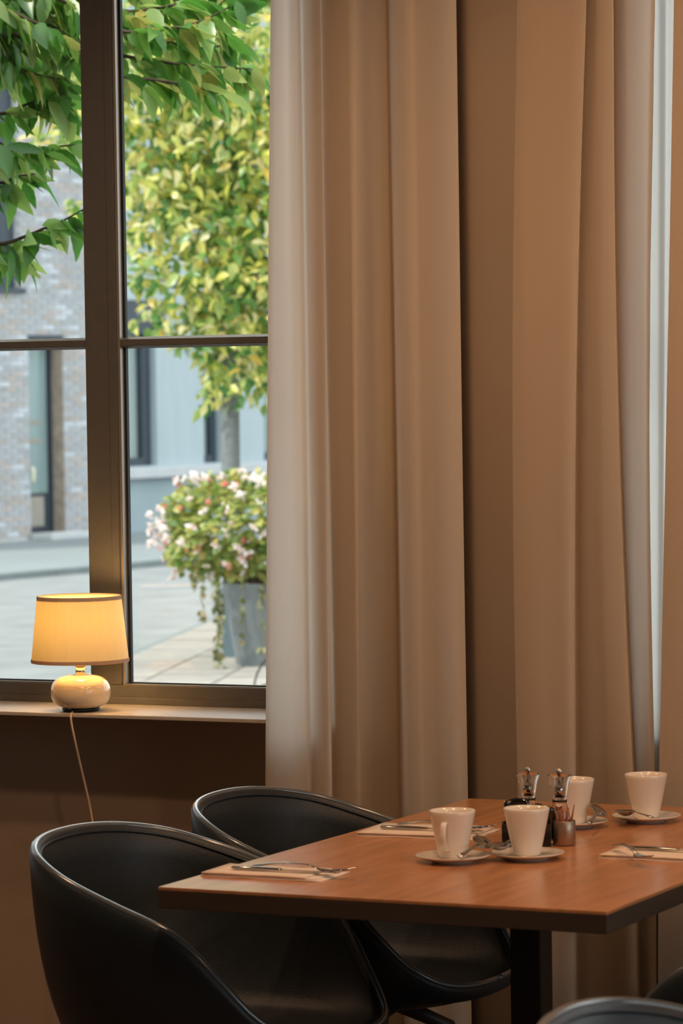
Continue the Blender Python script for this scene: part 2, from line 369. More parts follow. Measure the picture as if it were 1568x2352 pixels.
# ------------------------------------------------------------------ curtains
YC = 6.73
def catmull(pts, n):
    out = []
    for i in range(len(pts) - 1):
        p0 = pts[max(i - 1, 0)]; p1 = pts[i]; p2 = pts[i + 1]; p3 = pts[min(i + 2, len(pts) - 1)]
        for k in range(n):
            t = k / n
            out.append(tuple(0.5 * ((2 * b) + (-a + c) * t + (2 * a - 5 * b + 4 * c - d) * t * t + (-a + 3 * b - 3 * c + d) * t ** 3) for a, b, c, d in zip(p0, p1, p2, p3)))
    out.append(tuple(pts[-1])); return out
def curtain(name, cols, mat, label, off=0.0, parent=None, rows=30, bow=0.0):
    c2 = []
    for a, b, dy in cols:
        y = YC + dy + off
        t, q = on_y(a, 0, y), on_y(b, 1830, y)
        s = (q.x - t.x) / (q.z - t.z)
        c2.append((t.x + s * (2.93 - t.z), q.x + 0.45 * s * (0.015 - q.z), dy, t.x, q.x, t.z, q.z))
    sm = catmull(c2, 7)
    vs = []; fs = []; n = len(sm)
    for r in range(rows + 1):
        z = 2.93 + (0.015 - 2.93) * r / rows
        for i, (xt, xb, dy, x0, x1, z0, z1) in enumerate(sm):
            if z > z0: x = x0 + (xt - x0) * (z - z0) / (2.93 - z0)
            elif z > z1: x = x0 + (x1 - x0) * (z0 - z) / (z0 - z1)
            else: x = x1 + (xb - x1) * (z1 - z) / (z1 - 0.015)
            f = r / rows
            x += bow * math.sin(math.pi * min(1, max(0, (z0 - z) / (z0 - z1)))) * 1.0
            y = YC + off + dy * (0.9 + 0.2 * f) + 0.004 * math.sin(z * 2.3 + i * 0.35) * f
            vs.append((x, y, z))
    for r in range(rows):
        for i in range(n - 1):
            fs.append((r * n + i, r * n + i + 1, (r + 1) * n + i + 1, (r + 1) * n + i))
    o = MB().add(vs, fs, True).build(name, M[mat], parent, raw=True)
    if label: tag(o, label, 'curtain')
    return o
C1 = [(622, 607, .02), (632, 622, -.01), (657, 665, -.02), (680, 702, .005), (693, 718, .03), (712, 738, .012), (729, 756, -.03), (736, 763, -.035), (731, 759, .01),
      (728, 756, .07), (742, 770, .09), (775, 790, .045), (800, 812, .02), (814, 823, .015), (832, 834, .04), (856, 858, .055), (878, 896, .08), (893, 918, .085), (897, 926, .03),
      (903, 934, -.02), (922, 950, -.045), (938, 964, -.05), (955, 980, -.04), (990, 1010, -.03), (1025, 1052, -.035), (1040, 1066, -.03), (1047, 1074, -.01), (1044, 1071, .03)]
C1 = [(a, b, dy * (1.3 if k > 11 else 1.0)) for k, (a, b, dy) in enumerate(C1)]
cu1 = curtain('curtain', C1, 'curtain', 'beige linen curtain with a pale backlit edge, hanging over the window sill end')
curtain('light_block_layer', [(a, b, dy * .25) for a, b, dy in C1[10:-1]], 'light_block_layer', None, 0.118, cu1, 8)  # hidden layer added to block the backlight here
C2 = [(1192, 1194, .05), (1188, 1190, .02), (1192, 1193, -.015), (1215, 1213, -.035), (1262, 1250, -.04), (1310, 1290, -.035), (1338, 1314, -.045), (1346, 1322, -.035), (1343, 1319, .005),
      (1346, 1324, .045), (1368, 1360, .03), (1388, 1425, -.01), (1402, 1448, -.03), (1408, 1455, -.025), (1404, 1451, .02), (1412, 1459, .05), (1450, 1478, .03), (1490, 1496, .01), (1505, 1503, .02)]
cu2 = curtain('curtain', C2, 'curtain', 'beige curtain hung between the bare wall strip and the bright slit of daylight', bow=-0.012)
curtain('light_block_layer', [(a, b, dy * .4) for a, b, dy in C2[2:]], 'light_block_layer', None, 0.075, cu2, 8, bow=-0.012)
C3 = [(1556, 1522, .05), (1548, 1514, .015), (1552, 1517, -.02), (1590, 1545, -.035), (1640, 1610, -.03), (1690, 1670, .03), (1740, 1725, -.02), (1800, 1790, .02)] + [(1850 + k * 55, 1850 + k * 55, (-.03, .025)[k % 2] + .008 * math.sin(k * 1.7)) for k in range(26)]
cu3 = curtain('curtain', C3, 'curtain', 'beige curtain running out of frame beyond the bright slit of daylight', -.05)
curtain('light_block_layer', [(a, b, dy * .4) for a, b, dy in C3], 'light_block_layer', None, 0.035, cu3, 8)
SH = [(1470, 1470, .0), (1490, 1490, .012), (1510, 1508, -.01), (1531, 1524, .014), (1545, 1540, -.012), (1565, 1560, .012), (1590, 1590, -.01)]
curtain('slit_glow_sheer', SH, 'sheer', 'thin white sheer added to glow in the slit between two beige curtains', 0.125)  # cloth added so the gap shows as a bright slit of daylight
for cu in (cu2, cu3): pass
rl = MB().box(XL + .1, XR - .1, YC - .03, YC + .12, CEIL - .055, CEIL).build('curtain_rail', M['alu'])
tag(rl, 'slim metal curtain rail running along the ceiling above the curtains', 'curtain rail')

# ================================================================== TABLE
TX, TY, TW, TL, TZ = -2.848, 5.2095, 0.82, 1.34, 0.75
tb = empty('dining_table', (TX + TW / 2, TY + TL / 2, 0))
tag(tb, 'brown wooden dining table set with white cups and napkins', 'table')
MB().box(-TW / 2, TW / 2, -TL / 2, TL / 2, TZ - .006, TZ).build('tabletop', M['table'], tb, 0.001)
MB().box(-TW / 2, TW / 2, -TL / 2, TL / 2, TZ - .037, TZ - .006).build('tabletop_edge', M['tedge_shaded'], tb, 0.001)
MB().box(-.030, .030, -.030, .030, .022, TZ - .055).build('column', M['black'], tb, 0.003)
MB().box(-.24, .24, -.30, .30, TZ - .055, TZ - .037).build('top_plate', M['black'], tb, 0.002)
for a, b in ((.19, .035), (.035, .42)):
    MB().box(-a, a, -b, b, 0 if a > b else .001, .022 if a > b else .0215).build('foot_bar', M['black'], tb, 0.004)

# ================================================================== CHAIRS
def chair_proto():
    e = empty('shell_chair')
    n, rings = 120, 16
    hs = [(-.12, .452), (0, .448), (.12, .452), (.20, .468), (.27, .51), (.33, .575), (.38, .628), (.43, .662), (.54, .700), (.65, .735), (.75, .765), (.86, .782), (1.0, .788), (1.14, .782)]
    def rimz(s):
        for k in range(1, len(hs) - 2):
            (a, za), (b, zb) = hs[k], hs[k + 1]
            if a <= s <= b:
                t = (s - a) / (b - a); ma = (zb - hs[k - 1][1]) / (b - hs[k - 1][0]) * (b - a); mb = (hs[k + 2][1] - za) / (hs[k + 2][0] - a) * (b - a)
                return (2 * t ** 3 - 3 * t * t + 1) * za + (t ** 3 - 2 * t * t + t) * ma + (-2 * t ** 3 + 3 * t * t) * zb + (t ** 3 - t * t) * mb
        return hs[-2][1]
    def outline(th, a, b, p):
        c, s_ = math.cos(th), math.sin(th)
        k = (abs(c / a) ** p + abs(s_ / b) ** p) ** (-1 / p); return k * c, k * s_
    def surf(off):
        """rings of points from the seat centre out to the rim; off pushes the surface outwards (shell back side)"""
        pts = []
        for k in range(rings + 1):
            f = k / rings
            ring = []
            for i in range(n):
                th = 2 * math.pi * i / n
                s = abs(((th + math.pi) % (2 * math.pi)) - math.pi) / math.pi
                zr = rimz(s)
                sx, sy = outline(th, .235 if math.cos(th) < 0 else .235, .225, 2.5)
                rx, ry = outline(th, .292 if math.cos(th) < 0 else .285, .281, 2.5)
                if f <= .45:
                    g = f / .45; x, y = sx * g, sy * g; z = .428 + .012 * g ** 2
                    x += .01
                else:
                    g = (f - .45) / .55
                    q = math.sin(g * math.pi / 2) ** .9
                    x = sx + .01 * (1 - g) + (rx - sx) * q; y = sy + (ry - sy) * q
                    z = .44 + (zr - .44) * (g ** 1.35)
                    if zr > .6: z += 0
                ring.append(Vector((x, y, z)))
            pts.append(ring)
        if off:
            nr = [[None] * n for _ in pts]
            for k in range(rings + 1):
                for i in range(n):
                    a = pts[min(k + 1, rings)][i] - pts[max(k - 1, 0)][i]
                    b = pts[max(k, 1)][(i + 1) % n] - pts[max(k, 1)][i - 1]
                    v = a.cross(b); v = v.normalized() if v.length > 1e-9 else Vector((0, 0, 1))
                    if k == 0: v = Vector((0, 0, 1))
                    nr[k][i] = v
            # outside bowl: deeper under the seat
            pts = [[p - nr[k][i] * (off + .028 * max(0, 1 - k / rings * 1.9)) for i, p in enumerate(r)] for k, r in enumerate(pts)]
        return pts
    inner, outer = surf(0), surf(.02)
    def grid(rs):
        vs = [p for r in rs for p in r]; fs = []
        for k in range(len(rs) - 1):
            for i in range(n):
                j = (i + 1) % n; fs.append((k * n + i, k * n + j, (k + 1) * n + j, (k + 1) * n + i))
        return vs, fs
    MB().add(*grid(inner[1:] + [[p.lerp(q, .3) + Vector((0, 0, .004)) for p, q in zip(inner[-1], outer[-1])]]), smooth=True).add([p for p in inner[1]], [tuple(range(n))], True).build('upholstery', M['leather'], e)
    MB().add(*grid(outer[1:] + [[p.lerp(q, .7) + Vector((0, 0, .003)) for p, q in zip(inner[-1], outer[-1])]]), smooth=True).add([p for p in outer[1]], [tuple(range(n))], True).build('shell', M['shell'], e)
    mid = [p.lerp(q, .55) + Vector((0, 0, .003)) for p, q in zip(inner[-1], outer[-1])]
    MB().tube(mid + [mid[0]], .0066, 10).build('rim', M['rim_highlight'], e)
    seam = [inner[-1][i].lerp(inner[-2][i], .15) for i in range(n)]
    MB().tube(seam + [seam[0]], .0028, 6).build('seam', M['leather'], e)
    MB().lathe([(.0, .36), (.06, .362), (.085, .38), (.088, .405)], 24).build('hub', M['black'], e)
    for sx in (-1, 1):
        for sy in (-1, 1):
            MB().tube([(sx * .05, sy * .05, .385), (sx * .13, sy * .13, .33), (sx * .25, sy * .24, 0.0)], [.017, .016, .010], 10).build('leg', M['leg'], e)
    return e
ch1 = chair_proto(); ch1.location = (-2.925, 5.55, 0)
G = 'black shell chairs'
tag(ch1, 'black leather shell chair tucked under the near end of the table, below the lamp', 'chair', G)
for loc, rz, lb in (((-2.918, 6.155, 0), 0.0, 'black leather shell chair between the curtain and the chair nearer the lamp'),
                    ((-1.375, 4.15, 0), 0.10, 'black shell chair whose highlit rim alone shows in the bottom corner'),
                    ((-1.86, 5.50, 0), math.pi + .1, 'dark shell chair in shadow across the table, beyond the table edge')):
    c = copy_tree(ch1); c.location = loc; c.rotation_euler = (0, 0, rz); tag(c, lb, 'chair', G)

# ================================================================== THINGS ON THE TABLE
def spoon(parent_xy, z, ang, tilt, label, lift=0.004, L=.135, roll=0.0):
    e = empty('teaspoon', (parent_xy[0], parent_xy[1], z + lift)); e.rotation_euler = (roll, tilt, ang)
    tag(e, label, 'spoon', 'teaspoons on the saucers')
    vs = []; fs = []; n, k = 20, 6
    for j in range(k + 1):
        f = j / k
        for i in range(n):
            a = 2 * math.pi * i / n
            vs.append((-.028 * f * math.cos(a) * (1 + .12 * math.cos(a)), .019 * f * math.sin(a), .0095 * f * f))
    for j in range(k):
        for i in range(n):
            fs.append((j * n + i, j * n + (i + 1) % n, (j + 1) * n + (i + 1) % n, (j + 1) * n + i))
    b = MB().add(vs, fs, True).build('bowl', M['steel'], e); sl = b.modifiers.new('t', 'SOLIDIFY'); sl.thickness = .0014
    MB().tube([(.022, 0, .0085), (.035, 0, .0105), (.06, 0, .0105), (L - .03, 0, .008), (L - .005, 0, .006)], [.0032, .0026, .0026, .0042, .0048], 10, True, .35).build('handle', M['steel'], e)
    return e
def cup_set(px, py, ang, cuplabel, saucerlabel, rim=.0415, tilt=(0, 0), handle=True, cupshift=(0, 0)):
    p = on_z(px, py, TZ + .006)
    sa = MB().lathe([(0, .004), (.030, .004), (.034, .0), (.038, .0), (.040, .004), (.052, .0062), (.064, .0105), (.0668, .0122), (.0665, .0135), (.064, .013), (.052, .0095), (.040, .0073), (.030, .0068), (0, .0068)], 56).build('saucer', M['china'])
    sa.location = (p.x, p.y, TZ + .0005); tag(sa, saucerlabel, 'saucer', 'white saucers')
    e = empty('coffee_cup', (p.x + cupshift[0], p.y + cupshift[1], TZ + .0078), ang); tag(e, cuplabel, 'cup', 'white coffee cups')
    r0, r1, h = .0235, rim, .084
    prof = [(0, .002), (r0 - .004, .002), (r0 - .002, 0), (r0, .001), (r0 + .001, .004)]
    for k in range(1, 13):
        f = k / 12; prof.append((r0 + .001 + (r1 - r0 - .001) * (f ** .92), .004 + (h - .004) * f))
    prof += [(r1 - .0008, h + .0012), (r1 - .0022, h + .0006)]
    for k in range(11, 0, -1):
        f = k / 12; prof.append((r0 + .001 + (r1 - r0 - .001) * (f ** .92) - .0034, .004 + (h - .004) * f))
    prof += [(r0 - .006, .008), (0, .0075)]
    MB().lathe(prof, 56).build('body', M['china'], e)
    if handle:
        pts = []
        for k in range(15):
            f = k / 14; z = .066 - .052 * f
            out = .020 * math.sin(math.pi * min(1, f * 1.0)) ** .55
            wall = r0 + (r1 - r0) * ((z / h) ** .92)
            pts.append((wall - .001 + out, 0, z + (.004 if 0 < k < 4 else 0)))
        MB().tube(pts, .0056, 10, True, .45).build('handle', M['china'], e)
    return p, e, sa
toward = -YAW - math.pi / 2 + 2 * YAW - YAW    # heading that faces the camera
def head_to_cam(p): return math.atan2(-p.y, -p.x)
p1 = on_z(1040, 1974, TZ); p4 = on_z(1486, 1882, TZ)
s1, c1, _ = cup_set(1040, 1972, head_to_cam(p1) - .35, 'white coffee cup whose handle points out towards the table edge', 'white saucer under the cup whose handle shows in front')
s2, c2_, _ = cup_set(1210, 1966, 2.2, 'white coffee cup standing before the dark sachet box', 'white saucer under the cup before the sachet box')
s3, c3, _ = cup_set(1316, 1892, 2.0, 'white coffee cup half hidden behind the clear pepper mill', 'white saucer behind the small metal pot of sticks')
s4, c4, _ = cup_set(1484, 1880, head_to_cam(p4) + 2.55, 'white coffee cup set apart at the far curtain end, before the bright slit', 'white saucer at the far curtain end of the table')
def sp(px, py, tip, z, lb, tilt=.05, lift=.008, roll=0.0):
    a = on_z(px, py, TZ + .012); b = on_z(tip[0], tip[1], TZ + .012)
    spoon((a.x, a.y), TZ + z, math.atan2(b.y - a.y, b.x - a.x), tilt, lb, lift, .135, roll)
sp(1101, 1962, (1020, 1998), .008, 'teaspoon propped on the saucer of the cup with its handle in front', .05, .018, -.55)
sp(1150, 1963, (1220, 1940), .008, 'dark teaspoon bowl resting against the cup before the sachet box', -.05, .012)
sp(1368, 1887, (1332, 1926), .008, 'upright teaspoon bowl on the saucer behind the metal pot', .05, .018, -.6)
sp(1437, 1884, (1490, 1900), .008, 'teaspoon lying beside the cup at the far curtain end', -.05, .012)

# ---- napkins with cutlery
def napkin(corner, right, depth_px, lb):
    a = on_z(*corner, TZ); b = on_z(*right, TZ); c = on_z(*depth_px, TZ)
    ex = (b - a); L = ex.length; ex.normalize(); ey = (c - a); ey -= ex * ey.dot(ex); D = ey.length; ey.normalize()
    e = empty('napkin', (a.x, a.y, TZ)); tag(e, lb, 'napkin', 'folded paper napkins')
    e.rotation_euler = (0, 0, math.atan2(ex.y, ex.x))
    for k, (i0, i1, d0, d1) in enumerate(((0, L, 0, D), (.004, L - .012, .002, D - .006), (.001, L - .03, .0, D - .01))):
        n = 10; vs = []; fs = []
        for j in range(n + 1):
            for q in range(5):
                x = i0 + (i1 - i0) * j / n; y = d0 + (d1 - d0) * q / 4
                vs.append((x, y, .0012 + k * .0028 + .0012 * math.sin(j * 1.3 + k) * (q / 4 - .3)))
        for j in range(n):
            for q in range(4): fs.append((j * 5 + q, (j + 1) * 5 + q, (j + 1) * 5 + q + 1, j * 5 + q + 1))
        o = MB().add(vs, fs, True).build('fold', M['napkin'], e, raw=True); s_ = o.modifiers.new('t', 'SOLIDIFY'); s_.thickness = .0022; s_.offset = 0
    return e, L, D
def world_on(e, x, y, z): 
    c, s_ = math.cos(e.rotation_euler.z), math.sin(e.rotation_euler.z)
    return Vector((e.location.x + c * x - s_ * y, e.location.y + s_ * x + c * y, e.location.z + z))
def knife(e, x, y, ang, lb, flip=False):
    k = empty('table_knife', world_on(e, x, y, .0095), e.rotation_euler.z + ang); tag(k, lb, 'knife', 'table knives on napkins')
    MB().tube([(0, 0, .003), (.004, 0, .003), (.05, 0, .0035), (.092, 0, .003), (.096, 0, .003)], [.0045, .0062, .0066, .005, .0035], 10, True, .5).build('handle', M['steel'], k)
    MB().add([(.094, -.004, .0018), (.094, .005, .0018), (.19, .007, .0018), (.208, .0, .0018), (.20, -.005, .0018), (.094, -.004, .0036), (.094, .005, .0026), (.19, .007, .0026), (.208, .0, .0026), (.20, -.005, .0034)],
             [(0, 1, 2, 3, 4), (9, 8, 7, 6, 5), (0, 5, 6, 1), (1, 6, 7, 2), (2, 7, 8, 3), (3, 8, 9, 4), (4, 9, 5, 0)]).build('blade', M['steel'], k)
    return k
def fork(e, x, y, ang, lb, lift=.0095, pitch=0.0):
    k = empty('table_fork', world_on(e, x, y, lift), e.rotation_euler.z + ang); k.rotation_euler.y = pitch; tag(k, lb, 'fork', 'table forks on napkins')
    MB().tube([(0, 0, .004), (.01, 0, .005), (.06, 0, .013), (.11, 0, .0125), (.135, 0, .006)], [.0055, .0065, .0045, .003, .004], 10, True, .35).build('handle', M['steel'], k)
    MB().add([(.133, -.004, .0052), (.133, .004, .0052), (.15, .011, .003), (.165, .0115, .004), (.165, -.0115, .004), (.15, -.011, .003)] +
             [(.133, -.004, .0068), (.133, .004, .0068), (.15, .011, .0046), (.165, .0115, .0056), (.165, -.0115, .0056), (.15, -.011, .0046)],
             [(0, 1, 2, 3, 4, 5), (11, 10, 9, 8, 7, 6)] + [(i, i + 6, (i + 1) % 6 + 6, (i + 1) % 6) for i in range(6)]).build('head', M['steel'], k)
    for q in (-.0098, -.0033, .0033, .0098):
        MB().tube([(.164, q, .0048), (.185, q, .007), (.207, q * .95, .012)], [.0017, .0015, .0008], 6).build('tine', M['steel'], k)
    return k
n1, L, D = napkin((461, 2013), (736, 2027), (516, 1991), 'folded paper napkin at the pale near corner of the table')
knife(n1, .04, D * .35, .0, 'table knife on the napkin at the pale near corner')
fork(n1, .07, D * .55, -.12, 'table fork bridging the napkin at the pale near corner')
n2, L, D = napkin((816, 1921), (1085, 1931), (858, 1896), 'folded paper napkin before the chair by the curtain')
knife(n2, .03, D * .35, .0, 'table knife on the napkin before the chair by the curtain')
fork(n2, .05, D * .6, -.10, 'table fork bridging the napkin before the chair by the curtain')
n3, L, D = napkin((1374, 1972), (1640, 1985), (1412, 1950), 'folded paper napkin beyond the cups, cut by the frame')
fa, fb = on_z(1409, 1946, TZ + .014), on_z(1470, 1972, TZ + .014)
fk = fork(n3, 0, 0, 0, 'table fork set aslant on the napkin beyond the cups', .0125)
fk.location = (fa.x, fa.y, TZ + .0135); fk.rotation_euler = (0, 0, math.atan2(fb.y - fa.y, fb.x - fa.x))
knife(n3, .03, D * .55, .02, 'table knife lying flat on the napkin beyond the cups')

# ---- mills, sachet box, stick pot
def mill(px, pytop, base_py, core, lb):
    p = on_z(px, base_py, TZ); D = to_px(p)[2]
    e = empty('spice_mill', (p.x, p.y, TZ), .4); tag(e, lb, 'mill', 'clear acrylic mills')
    H = (base_py - pytop) * D / FPX; k = H / .147
    lo = [(.0, .001), (.020, .001), (.0215, .004), (.0225, .012), (.0235, .030), (.0215, .050), (.016, .070), (.0135, .078), (.0135, .082), (0, .082)]
    up = [(0, .086), (.0135, .086), (.0138, .090), (.0165, .105), (.0205, .124), (.0245, .133), (.0243, .1345), (.021, .134), (.008, .131), (0, .131)]
    MB().lathe([(r * k, z * k) for r, z in lo], 32).build('lower_body', M['acrylic'], e)
    MB().lathe([(r * k, z * k) for r, z in up], 32).build('upper_body', M['acrylic'], e)
    MB().lathe([(r * k, z * k) for r, z in ((0, .0821), (.0145, .0821), (.015, .084), (.0145, .0859), (0, .0859))], 32).build('collar', M['black'], e)
    MB().lathe([(r * k, z * k) for r, z in ((0, .006), (.012, .006), (.0135, .02), (.0125, .045), (.008, .062), (0, .063))], 24).build('filling', M[core], e)
    MB().lathe([(r * k, z * k) for r, z in ((0, .090), (.0075, .0905), (.008, .112), (.0045, .118), (.003, .125), (.003, .130), (0, .1302))], 24).build('steel_core', M['chrome'], e)
    MB().lathe([(r * k, z * k) for r, z in ((0, .1312), (.004, .1315), (.0042, .135), (.0068, .139), (.0072, .143), (.0055, .147), (0, .1485))], 24).build('knob', M['chrome'], e)
mill(1214, 1762, 1930, 'pepper', 'clear acrylic mill standing behind the dark sachet box')
mill(1286, 1765, 1936, 'salt', 'clear acrylic mill standing behind the pot of brown sticks')
p = on_z(1209, 1942, TZ)
bx = empty('sachet_box', (p.x, p.y, TZ), YAW * .9); tag(bx, 'dark glossy sachet box with black packets behind the middle cup', 'box')
hw, hd, hh = .0455, .022, .043
for nm, a in (('base', (-hw, hw, -hd, hd, 0.0005, .004)), ('front_wall', (-hw, hw, -hd, -hd + .003, .004, hh)), ('back_wall', (-hw, hw, hd - .003, hd, .004, hh)), ('side_wall', (-hw, -hw + .003, -hd + .003, hd - .003, .004, hh)), ('side_wall', (hw - .003, hw, -hd + .003, hd - .003, .004, hh))):
    MB().box(*a).build(nm, M['gloss_black'], bx, .001)
def sachet(x, y, wd, z0, z1, rot, lb):
    n = 8; vs = []; fs = []
    for j in range(n + 1):
        for q in range(7):
            u = q / 6 - .5; f = j / n
            vs.append((x + u * wd + .010 * f * rot, y + .006 * math.sin(u * 5 + f * 3) * f, z0 + (z1 - z0) * f - .012 * f * abs(u) * (1 + rot * u)))
    for j in range(n):
        for q in range(6): fs.append((j * 7 + q, j * 7 + q + 1, (j + 1) * 7 + q + 1, (j + 1) * 7 + q))
    o = MB().add(vs, fs, True).build('black_packet', M['gloss_black'], bx, raw=True); s_ = o.modifiers.new('t', 'SOLIDIFY'); s_.thickness = .0025
sachet(-.014, .004, .046, .01, .088, -.3, '')
sachet(.014, -.004, .060, .01, .078, .8, '')
sachet(.030, .010, .040, .01, .073, .4, '')
p = on_z(1296, 1941, TZ); D = to_px(p)[2]; r = 26 * D / FPX
sc_ = empty('stick_pot', (p.x, p.y, TZ)); tag(sc_, 'small brushed metal pot of brown sticks beside the middle cup', 'pot')
MB().lathe([(0, .001), (r - .001, .001), (r, .002), (r, .045), (r - .0006, .0458), (r - .0014, .045), (r - .0014, .004), (0, .004)], 40).build('body', M['brushed'], sc_)
for k, (dx, dz, lean) in enumerate(((-.009, .071, -.35), (-.004, .068, -.1), (.003, .072, .15), (.006, .069, .45), (.011, .074, .7), (-.001, .066, .05), (-.012, .066, -.8))):
    a = Vector((dx * .4, .004 * (-1) ** k, .005)); b = Vector((dx + lean * .009, .004 * (-1) ** k, dz))
    b = Vector((b.x * math.cos(YAW), b.x * math.sin(YAW) + b.y, b.z)); a = Vector((a.x * math.cos(YAW), a.x * math.sin(YAW) + a.y, a.z))
    MB().tube([a, a.lerp(b, .5), b], [.0022, .0024, .0010], 6).build('stick', M['stick'], sc_)

# ================================================================== LAMP ON THE SILL
lp = on_z(186, 1633, SILL_Z); LD = to_px(lp)[2]; q = LD / FPX
lamp = empty('table_lamp', (lp.x, lp.y, SILL_Z)); tag(lamp, 'small lit table lamp with cream ceramic base on the window sill', 'lamp')
MB().lathe([(0, .0005), (41 * q, .0005), (42 * q, .004), (44 * q, .007)], 40).build('foot', M['black'], lamp)
prof = [(0, .006)]
for k in range(25):
    a = -math.pi / 2 + math.pi * k / 24
    ca, sa_ = math.cos(a), math.sin(a)
    prof.append((69 * q * (abs(ca) ** .62) * (1 - .03 * max(0, sa_)), .006 + 39 * q * (1 + math.copysign(abs(sa_) ** .8, sa_))))
prof = [x for x in prof if x[0] > 12 * q or x[1] < .03] + [(22 * q, .006 + 76 * q), (13 * q, .006 + 75 * q), (0, .006 + 75 * q)]
body = MB().lathe(prof, 64).build('base', M['ceramic'], lamp)
zt = .006 + 75 * q
MB().lathe([(0, zt), (11 * q, zt), (11 * q, zt + 22 * q), (0, zt + 22 * q)], 32).build('neck', M['chrome'], lamp)
MB().lathe([(0, zt + 22 * q), (12.5 * q, zt + 22 * q), (12.8 * q, zt + 25 * q), (12 * q, zt + 28 * q), (10 * q, zt + 29 * q), (10 * q, zt + 88 * q), (0, zt + 88 * q)], 32).build('socket', M['trim'], lamp)
sb = zt + 33 * q; shh = 151 * q; rb, rt = 112 * q, 96.5 * q
sh = MB().lathe([(rb, sb), (rb * .5 + rt * .5, sb + shh * .5), (rt, sb + shh)], 72, cap=False).build('lamp_shade', M['shade'], lamp)
MB().lathe([(rb + .0006, sb - .001), (rb + .0012, sb + .004), (rb + .0004, sb + .0075)], 72, cap=False).build('bottom_trim', M['trim'], sh)
MB().lathe([(rt + .0008, sb + shh - .009), (rt + .0008, sb + shh), (rt - .001, sb + shh + .0006), (rt - .0016, sb + shh - .008)], 72, cap=False).build('top_trim', M['trim'], sh)
for k in range(3):
    a = 2 * math.pi * k / 3 + .4
    MB().tube([(12 * q * math.cos(a), 12 * q * math.sin(a), sb + 8 * q), (rb * .96 * math.cos(a), rb * .96 * math.sin(a), sb + 6 * q)], .0012, 6).build('spider_arm', M['chrome'], sh)
mt, t, out = newmat('bulb_glow'); em = N(t, 'ShaderNodeEmission', Strength=86.0)
o_, _ = noisy_colour(t, (1.0, .57, .21), .0, 3); t.links.new(o_, em.inputs[0]); t.links.new(em.outputs[0], out.inputs[0])
MB().lathe([(0, zt + 88 * q), (9 * q, zt + 92 * q), (18 * q, zt + 120 * q), (22 * q, zt + 138 * q), (18 * q, zt + 155 * q), (9 * q, zt + 163 * q), (0, zt + 165 * q)], 24).build('bulb', mt, lamp)
c0 = on_y(172, 1622, lp.y - 62 * q)
crd = [Vector((lp.x - 9 * q, lp.y - 60 * q, SILL_Z + .018)), on_y(166, 1632, YS + .03), on_y(163, 1643, YS - .006), on_y(164, 1660, YS - .010), on_y(172, 1700, YS - .004), on_y(183, 1750, YS + .02), on_y(196, 1805, YS + .045), on_y(206, 1850, YS + .06), on_y(214, 1900, YS + .066), on_y(222, 1990, YS + .07), on_y(228, 2110, YS + .07), on_y(236, 2300, YS + .07)]
cs = [tuple(x - lamp.location) for x in crd]
MB().tube(catmull(cs, 6), .0027, 8).build('cord', M['cord'], lamp)

# ================================================================== OUTSIDE
struct(MB().box(-60, 40, YO, 90, -.15, 0).box(XR + .2, 40, -15, YO, -.15, 0).build('street', M['street']))
# ---- facade line along the far side of the square
F0 = on_z(0, 1257, 0.0); F1 = on_z(600, 1211, 0.0)
fd = (F1 - F0).normalized(); fn = Vector((fd.y, -fd.x, 0))
if fn.dot(CAM - F0) < 0: fn = -fn
FM = Matrix((fd, -fn, Vector((0, 0, 1)))).transposed().to_4x4(); FM.translation = Vector((F0.x, F0.y, 0))   # local: x along, -y towards street, z up
def fhit(px, py, out=0.0):
    d = ray(px, py); n = fn; o = Vector((F0.x, F0.y, 0)) + fn * out
    k = (o - CAM).dot(n) / d.dot(n); p = CAM + d * k
    return (p - Vector((F0.x, F0.y, 0))).dot(fd), p.z
def fobj(name, mbx, mat, parent, bevel=0):
    return mbx.build(name, M[mat] if isinstance(mat, str) else mat, parent, bevel)
def femp(name):
    e = empty(name); e.matrix_world = FM.copy(); return e
def ft(px): return fhit(px, 1100)[0]
bh = femp('brick_house'); tag(bh, 'grey brick house with a narrow dark door across the square', 'building')
gh = femp('grey_house'); tag(gh, 'grey-blue rendered house with tall dark-framed windows behind the planter', 'building')
TB = ft(252); T0 = -4.0; ZTOP = 8.0
dt0, dt1 = ft(67), ft(147); dz0, dz1 = .07, fhit(100, 770)[1]
wt0, wt1 = ft(-70), ft(53); wz0, wz1 = fhit(30, 662)[1], fhit(30, 190)[1]
# mortar core in pieces round the openings
def core(parent, mat, t0, t1, opens, z0, z1, depth=.4, nm='wall_core', out=0.0):
    ts = sorted(set([t0, t1] + [x for o in opens for x in o[:2] if t0 < x < t1]))
    mbx = MB()
    for a, b in zip(ts, ts[1:]):
        zs = [z0]
        for o in sorted([o for o in opens if o[0] <= a + 1e-6 and o[1] >= b - 1e-6], key=lambda o: o[2]): zs += [o[2], o[3]]
        zs.append(z1)
        for k in range(0, len(zs), 2):
            if zs[k + 1] - zs[k] > 1e-4: mbx.box(a, b, -out, depth, zs[k], zs[k + 1])
    return fobj(nm, mbx, mat, parent)
ops = [(dt0, dt1, dz0, dz1), (wt0, wt1, wz0, wz1)]
core(bh, 'mortar', T0, TB, ops, 0, ZTOP)
